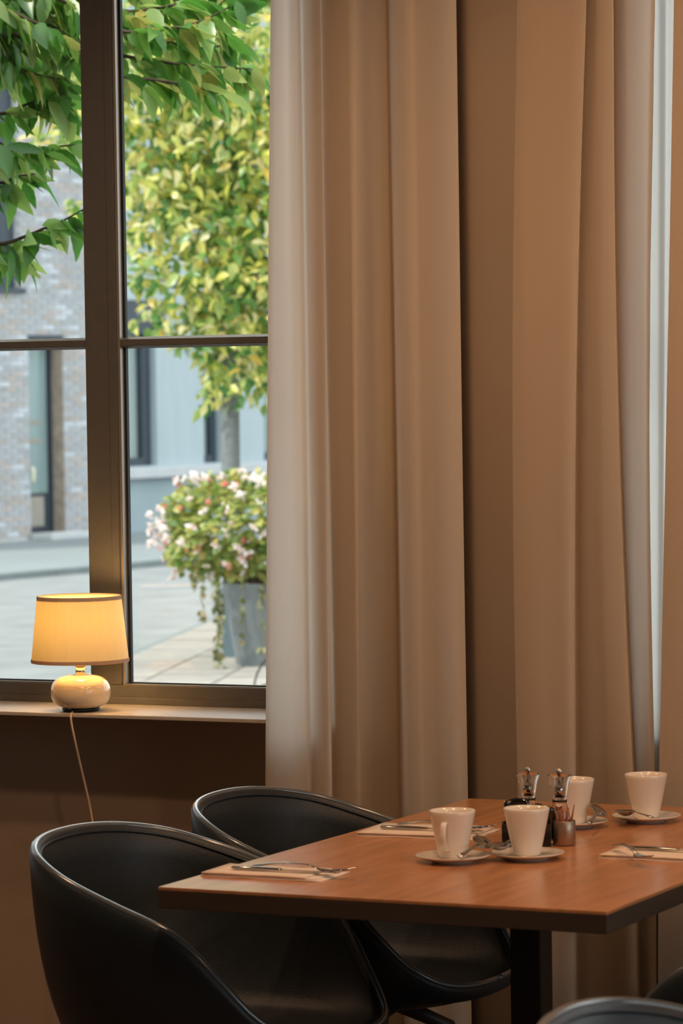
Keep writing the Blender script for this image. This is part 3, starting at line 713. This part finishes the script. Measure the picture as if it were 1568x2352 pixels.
# bricks
pitch_z, pitch_x, bw, bhh = .0535, .222, .212, .046
mesh_b = []
for k, bm_ in enumerate(BRICKS):
    mesh_b.append(MB().box(0, bw, -.012, .03, 0, bhh).mesh('brick', bm_))
cand = []; rest = [MB() for _ in BRICKS]
row = 0; z = .10
while z < ZTOP - .1:
    x = T0 + (0 if row % 2 else -pitch_x / 2) + R.uniform(-.01, .01)
    while x < TB - .02:
        a, b = max(x, T0), min(x + bw, TB)
        segs = [(a, b)]
        for o in ops:
            if z + bhh > o[2] and z < o[3]:
                ns = []
                for a, b in segs:
                    if b <= o[0] or a >= o[1]: ns.append((a, b))
                    else:
                        if a < o[0]: ns.append((a, o[0]))
                        if b > o[1]: ns.append((o[1], b))
                segs = ns
        for a, b in segs:
            if b - a > .03:
                kk = R.choices(range(5), (40, 18, 14, 16, 12))[0]
                wp = FM @ Vector(((a + b) / 2, 0, z)); X, Y, D = to_px(wp)
                vis = 2 < X < 198 and 690 < Y < 1238
                if vis and b - a > bw - .001: cand.append((Y, a, z, kk))
                else: rest[kk].box(a, b, -.012 - R.uniform(0, .003), .02, z, z + bhh)
        x += pitch_x
    z += pitch_z; row += 1
R.shuffle(cand)
cand.sort(key=lambda c: -c[0])
for i, (Y, a, z, kk) in enumerate(cand):
    if i < 300: inst('brick', mesh_b[kk], bh, (a, -R.uniform(0, .003), z))
    else: rest[kk].box(a, a + bw, -.012 - R.uniform(0, .003), .02, z, z + bhh)
for kk, mbx in enumerate(rest):
    o = fobj('brick_courses', mbx, BRICKS[kk], bh); o['kind'] = 'stuff'
# door in its recess
rec = .16
fobj('door_jamb', MB().box(dt1 - .004, dt1 + .02, -.004, rec + .1, dz0, dz1), 'jamb', bh)
dr = fobj('house_door', MB().box(dt0, dt1, rec, rec + .06, dz0, dz1), 'dkframe', bh)
g0, g1 = fhit(60, 1000, -rec)[0], fhit(105, 1000, -rec)[0]
zz = lambda py: fhit(95, py, -rec)[1]
fobj('door_glass', MB().box(max(g0, dt0 + .03), g1, rec - .012, rec, zz(1132), dz1 - .05), 'winglass', dr)
fobj('door_panel', MB().box(max(g0, dt0 + .03), fhit(96, 1000, -rec)[0], rec - .014, rec, zz(1208), zz(1140)), 'doorpanel', dr)
for py in (971, 1013):
    fobj('frosted_band', MB().box(max(g0, dt0 + .03), fhit(93, 1000, -rec)[0], rec - .016, rec - .012, zz(py + 5), zz(py - 6)), 'doorpanel', dr)
fobj('door_stile', MB().box(fhit(114, 1000, -rec)[0], dt1 - .005, rec - .02, rec, dz0 + .02, dz1), 'dkframe', dr)
fobj('lintel', MB().box(dt0 - .01, dt1 + .01, -.02, .02, dz1 - .05, dz1 + .005), 'dkframe', bh)
fobj('door_handle', MB().tube([(ft(69), -.03, zz(1105)), (ft(69), -.045, zz(1100)), (ft(69), -.045, zz(1076)), (ft(69), -.03, zz(1071))], .02, 8), 'brass', dr)
fobj('door_step', MB().box(dt0 - .02, dt1 + .08, -.30, -.02, .05, dz0 + .05).box(dt0, dt1, -.02, rec, 0, dz0), 'stone', bh, .01)
wn = fobj('house_window', MB().box(wt0, wt1, .10, .14, wz0, wz1), 'winglass', bh)
fobj('window_frame', MB().box(wt1 - .26, wt1, .06, .10, wz0, wz1).box(wt0, wt1 - .26, .06, .10, wz0, wz0 + .07).box(wt0, wt1 - .26, .06, .10, wz1 - .07, wz1), 'dkframe', wn)
fobj('window_sill', MB().box(wt0 - .02, wt1 + .05, -.05, .06, wz0 - .05, wz0), 'dkframe', wn)
# grey rendered house
w1 = (ft(286), ft(357)); w2 = (ft(464), ft(506)); w3 = (ft(602), ft(655)); gz0, gz1 = fhit(340, 1070)[1], fhit(340, 690)[1]
w0 = (TB + .05, TB + .1)
TE = ft(606) + 40
gops = [(a, b, gz0, gz1) for a, b in (w1, w2, w3)]
core(gh, 'render', TB + .03, TE, gops, gz0 - .02, ZTOP + .3, nm='rendered_wall', out=.03)
fobj('plinth_wall', MB().box(TB + .03, TE, -.02, .4, 0, gz0 - .13), 'plinth', gh)
fobj('sill_ledge', MB().box(TB + .03, TE, -.12, .4, gz0 - .13, gz0 - .02), 'stone', gh, .01)
for a, b in (w1, w2, w3):
    wv = fobj('tall_window', MB().box(a, b, .12, .15, gz0, gz1), 'blind', gh)
    fw = (b - a) * .28
    fobj('window_frame', MB().box(b - fw, b, .05, .12, gz0, gz1).box(a, b - fw, .05, .12, gz0, gz0 + .09).box(a, a + .03, .05, .12, gz0 + .09, gz1), 'dkframe', wv)
    fobj('shutter_box', MB().box(a - .01, b, -.02, .12, gz1 - .36, gz1 - .002), 'dkframe', wv)
fobj('shutter_box', MB().box(w1[1], ft(376), -.05, .03, gz1 - .36, gz1 - .002), 'dkframe', gh)
# pavement and kerb before the houses
pv = struct(empty('pavement')); pv.matrix_world = FM.copy()
kd = 0.0
kp = on_z(0, 1334, 0); kd = (kp - Vector((F0.x, F0.y, 0))).dot(fn)
fobj('pavement_slab', MB().box(-14, TE, -kd + .15, -.03, 0, .05), 'paveslab', pv)
km = MB().box(0, .96, 0, .15, 0, .055).mesh('kerb_stone', M['kerb'])
x = -14
while x < 20:
    inst('kerb_stone', km, pv, (x, -kd, 0)); x += .975
# ---- near pavement: pavers and a gutter line running off towards the planter
k0, k1 = on_z(300, 1520, 0), on_z(492, 1436, 0)
nd = (k1 - k0).normalized(); nn = Vector((nd.y, -nd.x, 0))
if nn.dot(CAM - k0) < 0: nn = -nn
NM = Matrix((nd, -nn, Vector((0, 0, 1)))).transposed().to_4x4(); NM.translation = k0
np_ = struct(empty('near_pavement')); np_.matrix_world = NM
MB().box(-4, 8, -7.5, 0, 0, .03).build('paver_bed', M['joint'], np_)
MB().box(-4, 8, 0.0, .13, 0, .004).build('gutter', M['kerb'], np_)
pm = []
for vk in range(3):
    c = (142 + vk * 4, 137 + vk * 4, 132 + vk * 3)
    pm.append(MB().box(0, .385, 0, .385, .0, .042).mesh('paver', P('paver_%d' % vk, S(*c), .9, amount=.1, scale=7)))
npv = 0
for i in range(-8, 18):
    for j in range(0, 18):
        x = i * .40 + (.2 if j % 2 else 0); y = -(j + 1) * .40 - .004
        X, Y, D = to_px(NM @ Vector((x + .2, y + .2, .04)))
        if -60 < X < 720 and 1400 < Y < 1640 and npv < 300:
            inst('paver', pm[R.randrange(3)], np_, (x, y, R.uniform(-.002, .002))); npv += 1

# ---- leaves
def leaf_mesh(name, L, W, curl, mat, serr=0.0, droop=0.2):
    n = 9; vs = []; fs = []
    for i in range(n + 1):
        f = i / n
        wd = W * (math.sin(math.pi * min(1, f ** .8)) ** .9) * (1 - .25 * f) if 0 < i < n else 0.0
        if serr and i % 2: wd *= 1 - serr
        z = -droop * L * f * f
        vs += [(L * f, -wd, z + curl * wd), (L * f, 0, z), (L * f, wd, z + curl * wd)]
    for i in range(n):
        a = i * 3; fs += [(a, a + 1, a + 4, a + 3), (a + 1, a + 2, a + 5, a + 4)]
    return vs, fs
def as_mesh(name, vf, mat):
    me = bpy.data.meshes.new(name); me.from_pydata(vf[0], [], vf[1]); me.update(); me.materials.append(mat)
    me.polygons.foreach_set('use_smooth', [True] * len(me.polygons)); return me
def orient(direction, roll):
    x = Vector(direction).normalized(); up = Vector((0, 0, 1))
    y = up.cross(x); y = y.normalized() if y.length > 1e-4 else Vector((0, 1, 0)); z = x.cross(y)
    m3 = Matrix((x, y, z)).transposed(); return m3 @ Matrix.Rotation(roll, 3, 'X')
# near tree: twigs outside the window, leaves hanging from them
nt1 = empty('near_tree', tuple(on_z(-330, 1500, 0.0)[:2]) + (0,)); NT = nt1.location.copy()
DN = 9.7
base_d = DN
trunk_px = -330
tr_top = at_d(trunk_px, -700, DN + .2)
NT = Vector((tr_top.x, tr_top.y, 0)); nt1.location = NT
tag(nt1, 'green leafy tree just outside, its drooping branches crossing the upper window', 'tree')
MB().tube([(0, 0, 0), (.01, .02, 1.2), (.0, .0, 2.6), (.02, .0, 4.2)], [.10, .085, .07, .05], 14).build('trunk', M['bark'], nt1)
def loc1(p): return tuple(Vector(p) - NT)
L1D = [leaf_mesh('leaf', l, w_, c, None, .10, d) for l, w_, c, d in
      ((.105, .024, .25, .25), (.095, .023, -.15, .12), (.112, .025, .4, .35), (.085, .021, .1, .2), (.10, .026, .3, .1))]
L1 = [as_mesh('leaf', v, M['leaf1']) for v in L1D]
twigs = [
 ([(-330, -120), (60, -30), (190, 25), (283, 72), (350, 64), (425, 60), (505, 28), (560, -10)], 0.0),
 ([(-330, -40), (60, 40), (190, 105), (283, 128), (345, 138), (400, 146), (480, 152), (575, 158)], .10),
 ([(-330, -80), (-100, -20), (0, 16), (60, 42), (100, 60), (150, 92)], -.1),
 ([(-330, 40), (-120, 50), (0, 84), (25, 130), (48, 158), (90, 172), (150, 185)], .05),
 ([(-330, 200), (-100, 250), (0, 262), (60, 240), (120, 222), (160, 215)], .18),
 ([(-330, 260), (-100, 330), (0, 345), (60, 342), (120, 338), (175, 332)], -.05),
 ([(-330, 440), (-120, 560), (0, 560), (58, 543), (105, 523), (150, 504), (200, 476)], -.02),
 ([(-330, -300), (40, -160), (240, -80), (330, -20), (420, 0), (520, -30), (640, -40)], .25),
 ([(-330, -200), (-60, -80), (60, -40), (120, -10), (175, 20)], .15),
 ([(-330, 20), (150, 20), (300, 60), (400, 100), (470, 110), (560, 95)], .28),
 ([(-330, 300), (-120, 300), (-20, 320), (40, 360), (70, 385)], .22),
 ([(-330, 0), (120, 100), (283, 175), (340, 182), (400, 190), (450, 200), (500, 215)], .02),
 ([(-330, -60), (100, -20), (283, 25), (350, 20), (430, 12), (500, 60), (540, 90)], .16),
 ([(-330, 120), (-100, 130), (0, 150), (60, 190), (110, 205), (160, 250)], .2),
 ([(-330, 120), (-100, 90), (0, 110), (60, 120), (120, 130), (185, 120)], .3),
 ([(-330, 320), (-100, 420), (0, 420), (40, 405), (80, 400)], .1),
 ([(-330, 500), (-120, 590), (0, 600), (40, 592), (70, 595)], .12),
]
nleaf = 0
for pts, dd in twigs:
    sm = catmull([(x, y, dd * (0.3 + 0.7 * i / len(pts))) for i, (x, y) in enumerate(pts)], 6)
    P3 = [at_d(x, y, DN + d) for x, y, d in sm]
    br = MB().tube([loc1(p) for p in P3], [.0085 - .0068 * i / len(P3) for i in range(len(P3))], 6).build('branch', M['twig'], nt1)
    acc = 0; side = 1; step = 11.5; mass = MB()
    for i in range(1, len(sm)):
        a, b = sm[i - 1], sm[i]; seg = math.hypot(b[0] - a[0], b[1] - a[1]); pos = 0
        while acc + seg - pos >= step:
            pos += step - acc; acc = 0; f = pos / seg
            x, y, d = (a[k] + (b[k] - a[k]) * f for k in range(3))
            if x < -60: continue
            for rep in range(2 if R.random() < .55 else 1):
                p = at_d(x + rep * R.uniform(-10, 10), y + rep * R.uniform(-14, 18), DN + d + rep * R.uniform(-.06, .06))
                tdir = (P3[i] - P3[i - 1]).normalized()
                dirv = tdir * R.uniform(.1, 1.1) + Vector((0, 0, -1)) * R.uniform(.1, 1.2) + CR * side * R.uniform(0, .6) + CF * side * R.uniform(-.4, .8)
                rot = orient(dirv, R.uniform(-.9, .9) + (math.pi / 2 if R.random() < .5 else 0)) @ Matrix.Scale(R.uniform(.75, 1.2), 3)
                side = -side
                if nleaf < 300 and (x < 205 or x > 270): inst('leaf', R.choice(L1), br, loc1(p), rot); nleaf += 1
                else: mass.add(*R.choice(L1D), True, Matrix.Translation(loc1(p)) @ rot.to_4x4())
        acc += seg - pos
    if mass.v:
        o = mass.build('leaf_mass', M['leaf1'], br, raw=True); o['kind'] = 'stuff'
print('near leaves', nleaf)

# street tree in yellow leaf behind the planter
DT = 21.6
tp = on_z(530, 1400, 0.0); tpos = at_d(530, 1100, DT); TT = Vector((tpos.x, tpos.y, 0))
t2 = empty('street_tree', TT); tag(t2, 'street tree in yellow-green leaf with a smooth grey trunk behind the planter', 'tree')
MB().tube([(0, 0, 0), (0, 0, 1.0), (.005, 0, 2.0), (.02, .02, 3.0), (.06, .05, 4.4), (.1, .05, 5.6)], [.062, .06, .056, .046, .03, .012], 16).build('trunk', M['bark'], t2)
clusters = [(560, 90, 210, 1.0), (410, 320, 175, 1.0), (560, 400, 220, 1.0), (440, 560, 160, 1.0), (570, 660, 150, 1.0), (352, 735, 42, .5), (405, 752, 55, .6), (560, 850, 85, .9), (505, 878, 55, .6),
            (520, 765, 90, .8), (640, 250, 230, .8), (650, 600, 220, .8), (150, 270, 95, .8), (175, 470, 26, .15), (330, 630, 40, .25), (350, 440, 110, .8), (120, 130, 110, .6), (300, 160, 160, .9), (720, 850, 140, .4), (800, 450, 300, .5), (470, 920, 20, .08), (310, 640, 24, .12)]
leafL = [leaf_mesh('leaf', l, w_, c, None, 0, d) for l, w_, c, d in ((.095, .026, .3, .25), (.085, .025, -.2, .15), (.10, .028, .5, .3), (.08, .022, .1, .4))]
L2 = [as_mesh('leaf', v, M['leaf2']) for v in leafL]
tot = []
for cx, cy, rr, wgt in clusters:
    cnt = int(wgt * (rr / 10.5) ** 2 * 3.1) + 8
    for _ in range(cnt):
        a = R.uniform(0, 2 * math.pi); q_ = math.sqrt(R.random()); x, y = cx + rr * q_ * math.cos(a), cy + rr * q_ * math.sin(a)
        dmax = .75 * math.sqrt(max(0.02, 1 - q_ * q_)) * min(1, rr / 150) + .15
        tot.append((DT + R.uniform(-dmax, dmax) - .05, x, y))
tot.sort()
tmass = MB(); k2 = 0
for D_, x, y in tot:
    p = at_d(x, y, D_)
    dirv = Vector((R.uniform(-1, 1), R.uniform(-1, 1), R.uniform(-1.1, .25)))
    rot = orient(dirv, R.uniform(-1.2, 1.2)); s_ = R.uniform(.75, 1.2)
    if k2 < 300 and 290 < x < 606 and 0 < y < 935 or (k2 < 300 and 50 < x < 190 and 0 < y < 480 and R.random() < .3):
        inst('leaf', R.choice(L2), t2, tuple(p - TT), rot @ Matrix.Scale(s_, 3)); k2 += 1
    else:
        vf = R.choice(leafL); m4 = Matrix.Translation(p - TT) @ (rot @ Matrix.Scale(s_, 3)).to_4x4()
        tmass.add(vf[0], vf[1], True, m4)
o = tmass.build('leaf_mass', M['leaf2'], t2, raw=True); o['kind'] = 'stuff'
for (cx, cy, rr, wgt) in clusters:
    q0 = Vector((.02, .02, max(1.75, min(4.2, at_d(cx, cy + rr * .6, DT).z - .2)))); q1 = at_d(cx, cy, DT) - TT
    if cy > 600: q0 = Vector((0.01, 0, 2.0))
    MB().tube([q0, q0.lerp(q1, .5) + Vector((0, 0, .12)), q1], [.018, .012, .004], 6).build('branch', M['bark'], t2)

# ---- planters
PD = 20.0
pb = on_z(603, 1531, 0.03); PP = Vector((pb.x, pb.y, .03)); PDist = to_px(PP)[2]; qq = PDist / FPX
pot = empty('flower_planter', PP); tag(pot, 'tall tapered grey planter overflowing with pale pink geraniums', 'planter')
hp = 195 * qq
MB().lathe([(0, 0.0), (58 * qq, 0.0), (60 * qq, .006), (90 * qq, hp - .01), (92 * qq, hp), (87 * qq, hp), (84 * qq, hp - .03), (0, hp - .03)], 40).build('pot', M['pot'], pot)
MB().lathe([(0, hp - .029), (84 * qq, hp - .029), (60 * qq, hp + .05), (0, hp + .10)], 24).build('soil', M['soil'], pot)
fl = MB(); gl_ = [leaf_mesh('l', .055, .028, .2, None, 0, .2), leaf_mesh('l', .045, .025, -.3, None, 0, .3)]
CC = at_d(560, 1215, PDist - .02) - PP
for k in range(2600):
    a, b = R.uniform(0, 2 * math.pi), math.acos(R.uniform(-1, 1)); rr = R.uniform(.45, 1.0) ** .5
    off = Vector((math.sin(b) * math.cos(a) * .47, math.sin(b) * math.sin(a) * .40, math.cos(b) * .30)) * rr
    off *= 1 + .12 * math.sin(a * 3 + b * 4)
    p = CC + off
    rot = orient(off.normalized() + Vector((R.uniform(-.8, .8), R.uniform(-.8, .8), R.uniform(-.8, .5))), R.uniform(-1, 1))
    fl.add(*R.choice(gl_), True, Matrix.Translation(p) @ (rot @ Matrix.Scale(R.uniform(.7, 1.2), 3)).to_4x4())
o = fl.build('foliage', M['leaf3'], pot, raw=True); o['kind'] = 'stuff'
def bloom(mat, n=9, s=.022):
    mbx = MB()
    for k in range(n):
        d = Vector((R.uniform(-1, 1), R.uniform(-1, 1), R.uniform(-.4, 1))).normalized()
        rot = orient(d, R.uniform(-1, 1)); mbx.add(*leaf_mesh('p', s * R.uniform(.8, 1.3), s * .42, .2, None, 0, .1), True, rot.to_4x4())
    return as_mesh('flower', (mbx.v, mbx.f), mat)
fm = [bloom(M['petal']) for _ in range(3)] + [bloom(M['petal2'], 6, .017)]
marks = [(405, 1105), (420, 1098), (445, 1095), (455, 1105), (468, 1098), (475, 1104), (505, 1098), (517, 1092), (540, 1090), (558, 1083), (580, 1100), (598, 1096), (600, 1110), (552, 1138), (536, 1118), (434, 1148), (467, 1176), (525, 1173), (370, 1170), (378, 1180), (345, 1182), (362, 1202), (345, 1218), (357, 1225), (368, 1232), (352, 1248), (380, 1240), (375, 1262), (380, 1285), (395, 1290), (418, 1247), (455, 1263), (496, 1255), (543, 1252), (553, 1262), (557, 1285), (560, 1295), (555, 1317), (518, 1224), (534, 1205), (405, 1312), (480, 1330), (480, 1322), (603, 1230), (590, 1160), (408, 1300), (560, 1100), (470, 1300), (520, 1300), (440, 1210), (583, 1210), (392, 1330), (375, 1215), (365, 1210), (350, 1205), (388, 1270), (372, 1246), (572, 1270), (545, 1085), (590, 1088)]
corals = [(407, 1113), (478, 1105), (519, 1113), (483, 1153), (373, 1162), (410, 1167), (364, 1200), (378, 1245), (405, 1248), (430, 1262), (408, 1301), (543, 1112), (556, 1243), (575, 1282), (523, 1300), (542, 1335), (437, 1322), (455, 1258)]
def front(x, y):
    u = ((x - 560) * qq) / .47; v = ((1215 - y) * qq) / .31
    return -.42 * math.sqrt(max(0, 1 - min(1, u * u + v * v)))
for lst, ms in ((marks, fm[:3]), (corals, fm[3:])):
    for x, y in lst:
        D_ = PDist + front(x, y) + R.uniform(-.03, .02)
        inst('flower', R.choice(ms), pot, tuple(at_d(x, y, D_) - PP), orient((R.uniform(-1, 1), R.uniform(-1, 1), .4), R.uniform(-2, 2)) @ Matrix.Scale(R.uniform(1.1, 1.8), 3))
        q1 = at_d(x, y, D_) - PP; q0 = CC + (q1 - CC) * .6
        MB().tube([q0, q0.lerp(q1, .5) + Vector((0, 0, .01)), q1], .0022, 4).build('stalk', M['ivy'], pot)
for x0, y0, y1, wd, lf in ((464, 1320, 1422, 3, 14), (446, 1315, 1360, 3, 8), (503, 1325, 1535, 8, 70), (556, 1330, 1470, 4, 10), (600, 1340, 1505, 4, 14)):
    D_ = PDist - .25
    q = [at_d(x0 + 4 * math.sin(k * 1.1), y0 + (y1 - y0) * k / 9, D_) - PP for k in range(10)]
    st = MB().tube(q, .003, 5).build('trailing_stem', M['ivy'], pot)
    mbx = MB()
    for k in range(lf):
        f = R.random(); p = at_d(x0 + R.uniform(-wd, wd), y0 + (y1 - y0) * f, D_ - R.uniform(0, .03)) - PP
        mbx.add(*R.choice(gl_), True, Matrix.Translation(p) @ (orient((R.uniform(-1, 1), R.uniform(-1, 1), -.8), R.uniform(-1, 1)) @ Matrix.Scale(.8, 3)).to_4x4())
    o = mbx.build('trailing_leaves', M['ivy'], st, raw=True); o['kind'] = 'stuff'
p2 = on_z(570, 1514, 0.03); P2 = Vector((p2.x, p2.y, .03)); q2 = to_px(P2)[2] / FPX
ppp = empty('square_planter', P2, YAW); tag(ppp, 'slate grey straight-sided planter hidden behind the tapered planter', 'planter')
MB().box(-60 * q2, 60 * q2, -.0, 120 * q2, 0, 165 * q2).build('box', M['pot2'], ppp, .01)
MB().box(-56 * q2, 56 * q2, .01, 112 * q2, 165 * q2, 168 * q2).build('soil', M['soil'], ppp)
# ---- bent metal stand in front of the planter
sp0 = on_z(607, 1584, .03); SP = Vector((sp0.x, sp0.y, .03)); DS = to_px(SP)[2]
st = empty('bike_stand', SP); tag(st, 'bent dark metal stand on the pavement at the curtain edge, below the planter', 'stand')
b0 = on_z(587, 1590, .03) - SP
MB().tube([b0, at_d(584, 1570, DS) - SP, at_d(590, 1548, DS) - SP, at_d(603, 1522, DS) - SP, at_d(630, 1500, DS) - SP, at_d(680, 1500, DS) - SP, at_d(700, 1540, DS) - SP, on_z(702, 1590, .03) - SP], .0055, 8).build('hoop', M['black'], st)
MB().tube([on_z(596, 1592, .03) - SP, at_d(597, 1578, DS) - SP, at_d(608, 1573, DS) - SP, at_d(660, 1573, DS) - SP], .005, 8).build('brace', M['black'], st)
MB().lathe([(0, -.011), (.008, -.008), (.011, 0), (.008, .008), (0, .011)], 16, Matrix.Translation(at_d(588, 1582, DS - .02) - SP)).build('end_cap', M['petal'], st)
